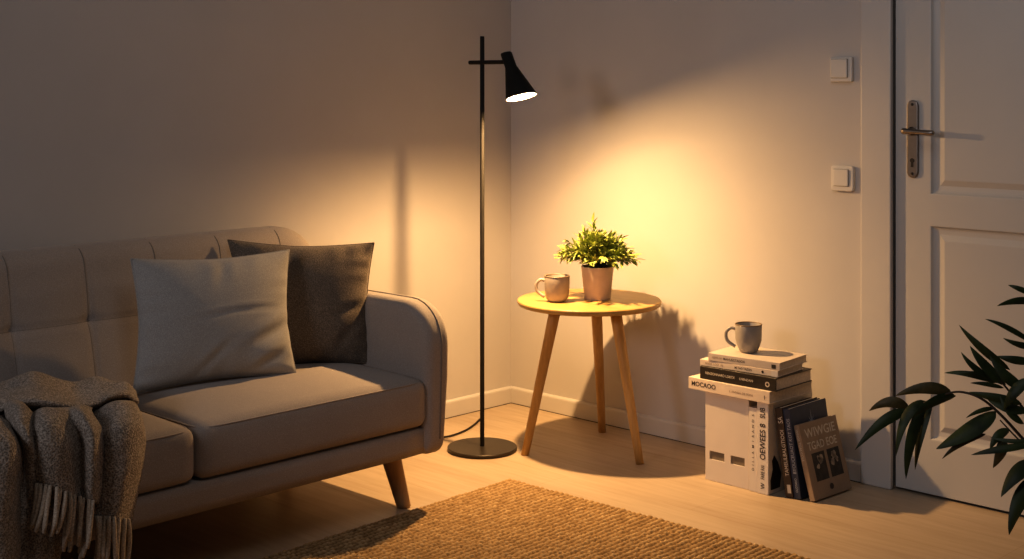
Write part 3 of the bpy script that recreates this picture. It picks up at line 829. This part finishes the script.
# white file box with two label slots
fb = empty('file_box', (1.184, -.18, 0), 'white cardboard file box with two label slots standing under the book pile', 'file box')
BX0, BX1, BY0, BY1, BZ = 1.107, 1.262, -.303, -.055, .2645
W1, W2 = (1.1225, 1.1755), (1.198, 1.2475)     # slots
sz0, sz1 = .064, .089
fm = MB(); y = BY0
xs = [BX0, W1[0], W1[1], W2[0], W2[1], BX1]; zs = [0.0008, sz0, sz1, BZ]
for i in range(5):
    for k in range(3):
        if k == 1 and i in (1, 3):
            x0, x1 = xs[i], xs[i + 1]; q = y + .004
            fm.grid([[(x0, y, sz0), (x1, y, sz0), (x1, y, sz1), (x0, y, sz1)], [(x0, q, sz0), (x1, q, sz0), (x1, q, sz1), (x0, q, sz1)]], closed_u=True)
        else:
            fm.add([(xs[i], y, zs[k]), (xs[i + 1], y, zs[k]), (xs[i + 1], y, zs[k + 1]), (xs[i], y, zs[k + 1])], [[0, 1, 2, 3]])
z0 = zs[0]
fm.add([(BX0, BY0, z0), (BX0, BY0, BZ), (BX0, BY1, BZ), (BX0, BY1, z0)], [[0, 1, 2, 3]])
fm.add([(BX1, BY0, z0), (BX1, BY1, z0), (BX1, BY1, BZ), (BX1, BY0, BZ)], [[0, 1, 2, 3]])
fm.add([(BX0, BY0, BZ), (BX1, BY0, BZ), (BX1, BY1, BZ), (BX0, BY1, BZ)], [[0, 1, 2, 3]])
fm.add([(BX0, BY1, z0), (BX0, BY1, BZ), (BX1, BY1, BZ), (BX1, BY1, z0)], [[0, 1, 2, 3]])
fm.add([(BX0, BY0, z0), (BX0, BY1, z0), (BX1, BY1, z0), (BX1, BY0, z0)], [[0, 1, 2, 3]])
fm.build('box_shell', M['boxw'], fb, smooth=False, fixn=False)
for a, b in (W1, W2):
    MB().add([(a, y + .0035, sz0), (b, y + .0035, sz0), (b, y + .0035, sz1), (a, y + .0035, sz1)], [[0, 1, 2, 3]]).build('label_slot', M['slot'], fb, smooth=False, fixn=False)

# standing books: ex up the spine, ey across the thickness (+x), ez to the back
def standing(x0, y0, L, T, D, lean, yaw, mat, label, cov=.0018, z=.0008, pages=None):
    """lean: tilt of the top towards -x (radians); yaw: turn of the spine"""
    ey = Vector((math.cos(yaw), math.sin(yaw), 0)); ez = Vector((-math.sin(yaw), math.cos(yaw), 0))
    up = Vector((0, 0, 1))
    ex = up * math.cos(lean) - ey * math.sin(lean); ey2 = ey * math.cos(lean) + up * math.sin(lean)
    return book('book', Vector((x0, y0, z)), L, T, D, ex, ey2, ez, mat, label, cov=cov, pages=pages)
def vspine(f, body, size, a, b, mat, root, sx=1.0):
    """letters reading from the bottom of the spine to the top"""
    return text(body, size, lambda x, y: f(a + x, b - y, -.0006), 'title', mat, root, sx=sx)
rA, fA = standing(1.2660, -.308, .243, .0275, .19, 0, 0, M['whitec'], 'narrow white book standing between the file box and the thicker white book')
rB, fB = standing(1.2950, -.310, .2640, .0385, .235, 0, 0, M['whitec'], 'thicker white book with big dark spine letters standing under the pile')
bp = MB(); bp.add([fB(a, .0385 + .0006, c) for a, c in ((.012, .012), (.012, .06), (.05, .066), (.085, .05), (.11, .03), (.095, .018), (.07, .022), (.04, .010))], [list(range(8))])
bp.build('cover_print', M['blackc'], rB, smooth=False, fixn=False)
vspine(fA, 'D  I  L  L  A   M   I   R  A  N  O   S', .010, .060, .0175, M['ink'], rA, 1.15)
vspine(fB, 'OEWEES 8', .026, .098, .028, M['ink'], rB, .88)
vspine(fB, 'SUB', .024, .218, .027, M['ink'], rB, .75)
vspine(fB, 'FARE RAI', .017, .042, .025, M['ink'], rB, .60)
vspine(fB, 'W', .019, .014, .026, M['ink'], rB, .9)
lb = math.radians(5.5)
rC, fC = standing(1.3790, -.290, .252, .0245, .19, math.radians(8.6), 0, M['brownc'], 'dark brown book with pale spine letters leaning between the white and navy books', .0025)
vspine(fC, 'TAMELILBALGTIOOI', .0165, .060, .0205, M['inkw'], rC, .88)
vspine(fC, 'SA', .022, .208, .022, M['inkw'], rC, .8)
MB().add([fC(.012, .009, -.0005), fC(.036, .009, -.0005), fC(.036, .021, -.0005), fC(.012, .021, -.0005)], [[0, 1, 2, 3]]).build('emblem', M['inkw'], rC, smooth=False)
rD, fD = standing(1.4050, -.286, .252, .0225, .195, math.radians(8.9), 0, M['bluec'], 'navy blue hardcover with pale spine letters leaning behind the kraft brown book', .0028)
vspine(fD, 'BYOUCEUAOT KOT TAOS', .0145, .070, .018, M['inkblue'], rD, .90)
vspine(fD, 'OLOTANO', .010, .018, .016, M['inkblue'], rD, .8)
# pale flower mark on the navy front cover
dm = MB()
def onD(a, c): return fD(a, .0225 + .0006, c)
for ang, ln in ((1.57, .040), (1.0, .026), (2.14, .026), (.5, .02), (2.6, .02)):
    d = (math.sin(ang), math.cos(ang)); p = (.196, .105)
    e = (p[0] + d[0] * ln, p[1] + d[1] * ln); n_ = (-d[1] * .0022, d[0] * .0022)
    dm.add([onD(p[0] + n_[0], p[1] + n_[1]), onD(p[0] - n_[0], p[1] - n_[1]), onD(*e)], [[0, 1, 2]])
dm.build('cover_mark', M['inkblue'], rD, smooth=False, fixn=False)
# the kraft book: cover turned towards the room, leaning on the navy one
def brown():
    A, B = onz(815, 503, .0008), onz(852, 490, .0008)          # bottom edge of the front cover
    ez = (B - A); D = ez.length; ez.normalize()
    n0 = Vector((ez.y, -ez.x, 0))                                  # horizontal, out of the cover
    lean = math.radians(15.5)
    ex = Vector((0, 0, 1)) * math.cos(lean) - n0 * math.sin(lean); ey = n0 * math.cos(lean) + Vector((0, 0, 1)) * math.sin(lean)
    T = .0175; L = .212
    o = A - ey * T + Vector((0, 0, T * math.sin(lean)))
    r, f = book('book', o, L, T, D, ex, ey, ez, M['kraft'], 'kraft brown book with two dark cover photos leaning at the end of the row', cov=.0016)
    on = lambda c, a, e=.0005: f(a, T + e, c)
    text('WIWGIE', .050, lambda x, y: on(.020 + x, .171 + y), 'title', M['inkw'], r, sx=D * 4.2, sy=.72)
    text('TGAD EOE', .040, lambda x, y: on(.020 + x, .136 + y), 'title', M['inkw'], r, sx=D * 4.0, sy=.80)
    rnd = random.Random(4)
    for c0, c1 in ((.032, .098), (.112, .176)):
        c0 *= D / .2; c1 *= D / .2
        ph = MB(); ph.add([on(c0, .048), on(c1, .048), on(c1, .126), on(c0, .126)], [[0, 1, 2, 3]])
        p = ph.build('cover_photo', M['photo'], r, smooth=False, fixn=False)
        bl = MB()
        for k in range(9):
            cx_, cy_, rr = rnd.uniform(c0 + .015, c1 - .015), rnd.uniform(.085, .112), rnd.uniform(.004, .010)
            n = 9; vs = [on(cx_ + rr * rnd.uniform(.7, 1.2) * math.cos(2 * PI * q / n), cy_ + rr * rnd.uniform(.7, 1.3) * math.sin(2 * PI * q / n), .0008) for q in range(n)]
            bl.add(vs, [list(range(n))])
        bl.build('photo_highlights', M['photol'], p, smooth=False, fixn=False)
    em = MB(); cs = D * .5; n = 7
    em.add([on(cs + .010 * math.cos(2 * PI * q / n), .025 + .009 * math.sin(2 * PI * q / n)) for q in range(n)], [list(range(n))])
    em.build('emblem', M['brownc'], r, smooth=False, fixn=False)
    for k in range(1):
        text('WINGE TGAS COLE', .010, lambda x, y: f(.20 - x, .0125 - .0 - y * -1 - .008, -.0006), 'title', M['inkw'], r, sx=1.0)
brown()

# ------------------------------------------------------------------ tall leafy plant at the door
def big_plant():
    W0 = 3.28
    root = onz(1120, 640, 0); base = Vector((2.50, -.87, 0))
    o = empty('leafy_floor_plant', base, 'tall plant with long dark green pointed leaves reaching in front of the door', 'plant')
    # pot, out of frame to the right
    MB().lathe([(0, .002), (.10, .002), (.105, .008), (.135, .24), (.135, .25), (.125, .25), (.12, .22), (0, .22)], 40, base).build('plant_pot', M['pot'], o, angle=45)
    MB().lathe([(.1195, .222), (.06, .23), (0, .232)], 28, base).build('soil', M['soil'], o)
    rnd = random.Random(9)
    top = base + Vector((0, 0, .225))
    S = lambda pts, w0, w1: [ond(px, py, w0 + (w1 - w0) * k / (len(pts) - 1)) for k, (px, py) in enumerate(pts)]
    stems = [
        ([(1045, 462), (1024, 440), (1002, 416), (982, 399), (962, 392), (946, 394), (928, 401), (909, 410)], 3.16, 3.30, .0035),
        ([(1050, 440), (1034, 420), (1018, 402), (1004, 385), (992, 372), (986, 360)], 3.16, 3.22, .003),
        ([(1062, 420), (1050, 390), (1040, 350), (1036, 320), (1030, 295)], 3.14, 3.12, .004),
        ([(1060, 470), (1046, 455), (1030, 450), (1015, 436), (1000, 420)], 3.10, 3.20, .003),
        ([(1060, 500), (1045, 480), (1034, 468)], 3.06, 3.04, .003)]
    for pts, a, b, r in stems:
        p = S(pts, a, b); q = catmull([top] + p, 40)
        MB().tube(q, [r * (1.25 - .75 * k / 39) for k in range(40)], 8).build('stem', M['stemd'], o)
    # leaves: base px, bend px, tip px, width px, depth base, depth tip, brown
    L = [((909, 409), (890, 402), (869, 411), 12, 3.30, 3.33, 1), ((910, 411), (884, 421), (855, 450), 12, 3.30, 3.27, 0),
         ((926, 401), (906, 417), (896, 456), 11, 3.29, 3.26, 0), ((926, 402), (912, 438), (906, 479), 12, 3.28, 3.24, 0), ((932, 401), (921, 432), (915, 470), 9, 3.28, 3.27, 0),
         ((952, 394), (926, 388), (895, 396), 13, 3.27, 3.29, 1), ((956, 396), (934, 402), (912, 418), 10, 3.27, 3.25, 0), ((948, 394), (930, 393), (905, 384), 0, 3.27, 3.27, 0),
         ((996, 411), (968, 431), (936, 449), 18, 3.22, 3.19, 0), ((986, 434), (962, 443), (942, 459), 7, 3.20, 3.20, 1),
         ((996, 408), (980, 411), (966, 418), 5, 3.22, 3.22, 0), ((998, 383), (970, 374), (944, 373), 7, 3.22, 3.25, 0), ((1004, 388), (986, 384), (970, 383), 5, 3.2, 3.2, 0),
         ((1022, 404), (996, 398), (969, 392), 10, 3.18, 3.22, 0), ((1010, 430), (998, 436), (990, 450), 10, 3.18, 3.16, 0), ((1004, 438), (1001, 452), (993, 468), 12, 3.17, 3.15, 1),
         ((1032, 445), (1000, 449), (971, 455), 8, 3.12, 3.14, 0), ((1034, 440), (1012, 441), (990, 437), 5, 3.13, 3.16, 0),
         ((1038, 462), (1018, 472), (1001, 497), 17, 3.05, 3.00, 0), ((1038, 476), (1020, 500), (1009, 535), 17, 3.03, 3.00, 0),
         ((1010, 370), (982, 349), (959, 325), 9, 3.21, 3.25, 0), ((1034, 344), (1008, 328), (985, 319), 6, 3.14, 3.16, 0), ((1036, 303), (1018, 301), (997, 306), 8, 3.12, 3.10, 0),
         ((1036, 296), (1020, 289), (1008, 285), 6, 3.12, 3.13, 0), ((1036, 347), (1020, 345), (1003, 338), 7, 3.13, 3.14, 0), ((1006, 385), (986, 366), (970, 346), 11, 3.2, 3.22, 0),
         ((990, 377), (974, 367), (961, 352), 7, 3.21, 3.22, 0), ((1034, 362), (1014, 360), (997, 356), 9, 3.15, 3.17, 0), ((988, 379), (974, 374), (959, 374), 6, 3.21, 3.22, 0),
         ((1024, 388), (1006, 376), (990, 356), 12, 3.17, 3.19, 0), ((1030, 410), (1008, 408), (988, 400), 10, 3.15, 3.18, 0), ((1024, 424), (1010, 412), (1000, 396), 8, 3.15, 3.17, 0),
         ((1030, 378), (1014, 392), (1004, 410), 12, 3.13, 3.15, 0)]
    for bpx, mpx, tpx, wpx, d0, d1, br in L:
        if not wpx: continue
        b, m, t = ond(*bpx, d0), ond(*mpx, (d0 + d1) / 2 - .01), ond(*tpx, d1); wd = wpx / F * (d0 + d1) / 2
        # quadratic through the middle point
        c = 2 * m - (b + t) / 2; n = 14; rows = []; sp = []
        view = (m - Vector((CX, CY, H))).normalized()
        tw = rnd.uniform(-.5, .5)
        for k in range(n + 1):
            s = k / n; p = b * (1 - s) ** 2 + c * 2 * s * (1 - s) + t * s * s
            tg = ((c - b) * (1 - s) + (t - c) * s).normalized(); side = tg.cross(view).normalized(); nn = side.cross(tg)
            sd = (side * math.cos(tw) + nn * math.sin(tw)) / max(.8, math.cos(tw)); fo = (nn * math.cos(tw) - side * math.sin(tw))
            w = wd * .50 * (math.sin(PI * min(1, s ** .8)) ** .75 * (1 - .25 * s) + .02)
            if k == n: w = wd * .01
            rows.append([p - sd * w + fo * w * .22, p - sd * w * .5 + fo * w * .05, p, p + sd * w * .5 + fo * w * .05, p + sd * w + fo * w * .22]); sp.append(p - fo * .0004)
        lf = MB().grid(rows).build('leaf', M['leafb'] if br else M['leafd'], o, fixn=False)
big_plant()

# ------------------------------------------------------------------ light and camera
w = bpy.data.worlds.new('World'); bpy.context.scene.world = w; w.use_nodes = True
bg = w.node_tree.nodes['Background']; bg.inputs[0].default_value = (.9, .9, 1, 1); bg.inputs[1].default_value = .02
al = bpy.data.lights.new('soft_room_light', 'AREA'); al.shape = 'DISK'; al.size = .9; al.energy = 28; al.color = (.97, .94, 1)
ao = bpy.data.objects.new('soft_room_light', al); COL.objects.link(ao); ao.location = (1.35, -5.3, 1.85)
ao.rotation_euler = (Vector((1.0, 0, 1.05)) - ao.location).to_track_quat('-Z', 'Y').to_euler()

a2 = bpy.data.lights.new('wall_fill_light', 'AREA'); a2.shape = 'DISK'; a2.size = 1.3; a2.energy = 11; a2.color = (1, .93, .90)  # added fill without a real fixture, brightens the upper back wall
a2o = bpy.data.objects.new('wall_fill_light', a2); COL.objects.link(a2o); a2o.location = (2.3, -2.0, 2.7)
a2o.rotation_euler = (Vector((1.3, 0, 1.7)) - a2o.location).to_track_quat('-Z', 'Y').to_euler()

cd = bpy.data.cameras.new('camera'); co = bpy.data.objects.new('camera', cd); COL.objects.link(co)
co.location = (CX, CY, H); co.rotation_euler = (PI / 2, 0, TH)
cd.sensor_width = 36; cd.lens = F / 1024 * 36; cd.shift_y = -(279.5 - HZ) / 1024; cd.shift_x = 0
cd.clip_start = .05
bpy.context.scene.camera = co
sc = bpy.context.scene
sc.view_settings.view_transform = 'Standard'; sc.view_settings.look = 'Medium High Contrast'; sc.view_settings.exposure = -0.42
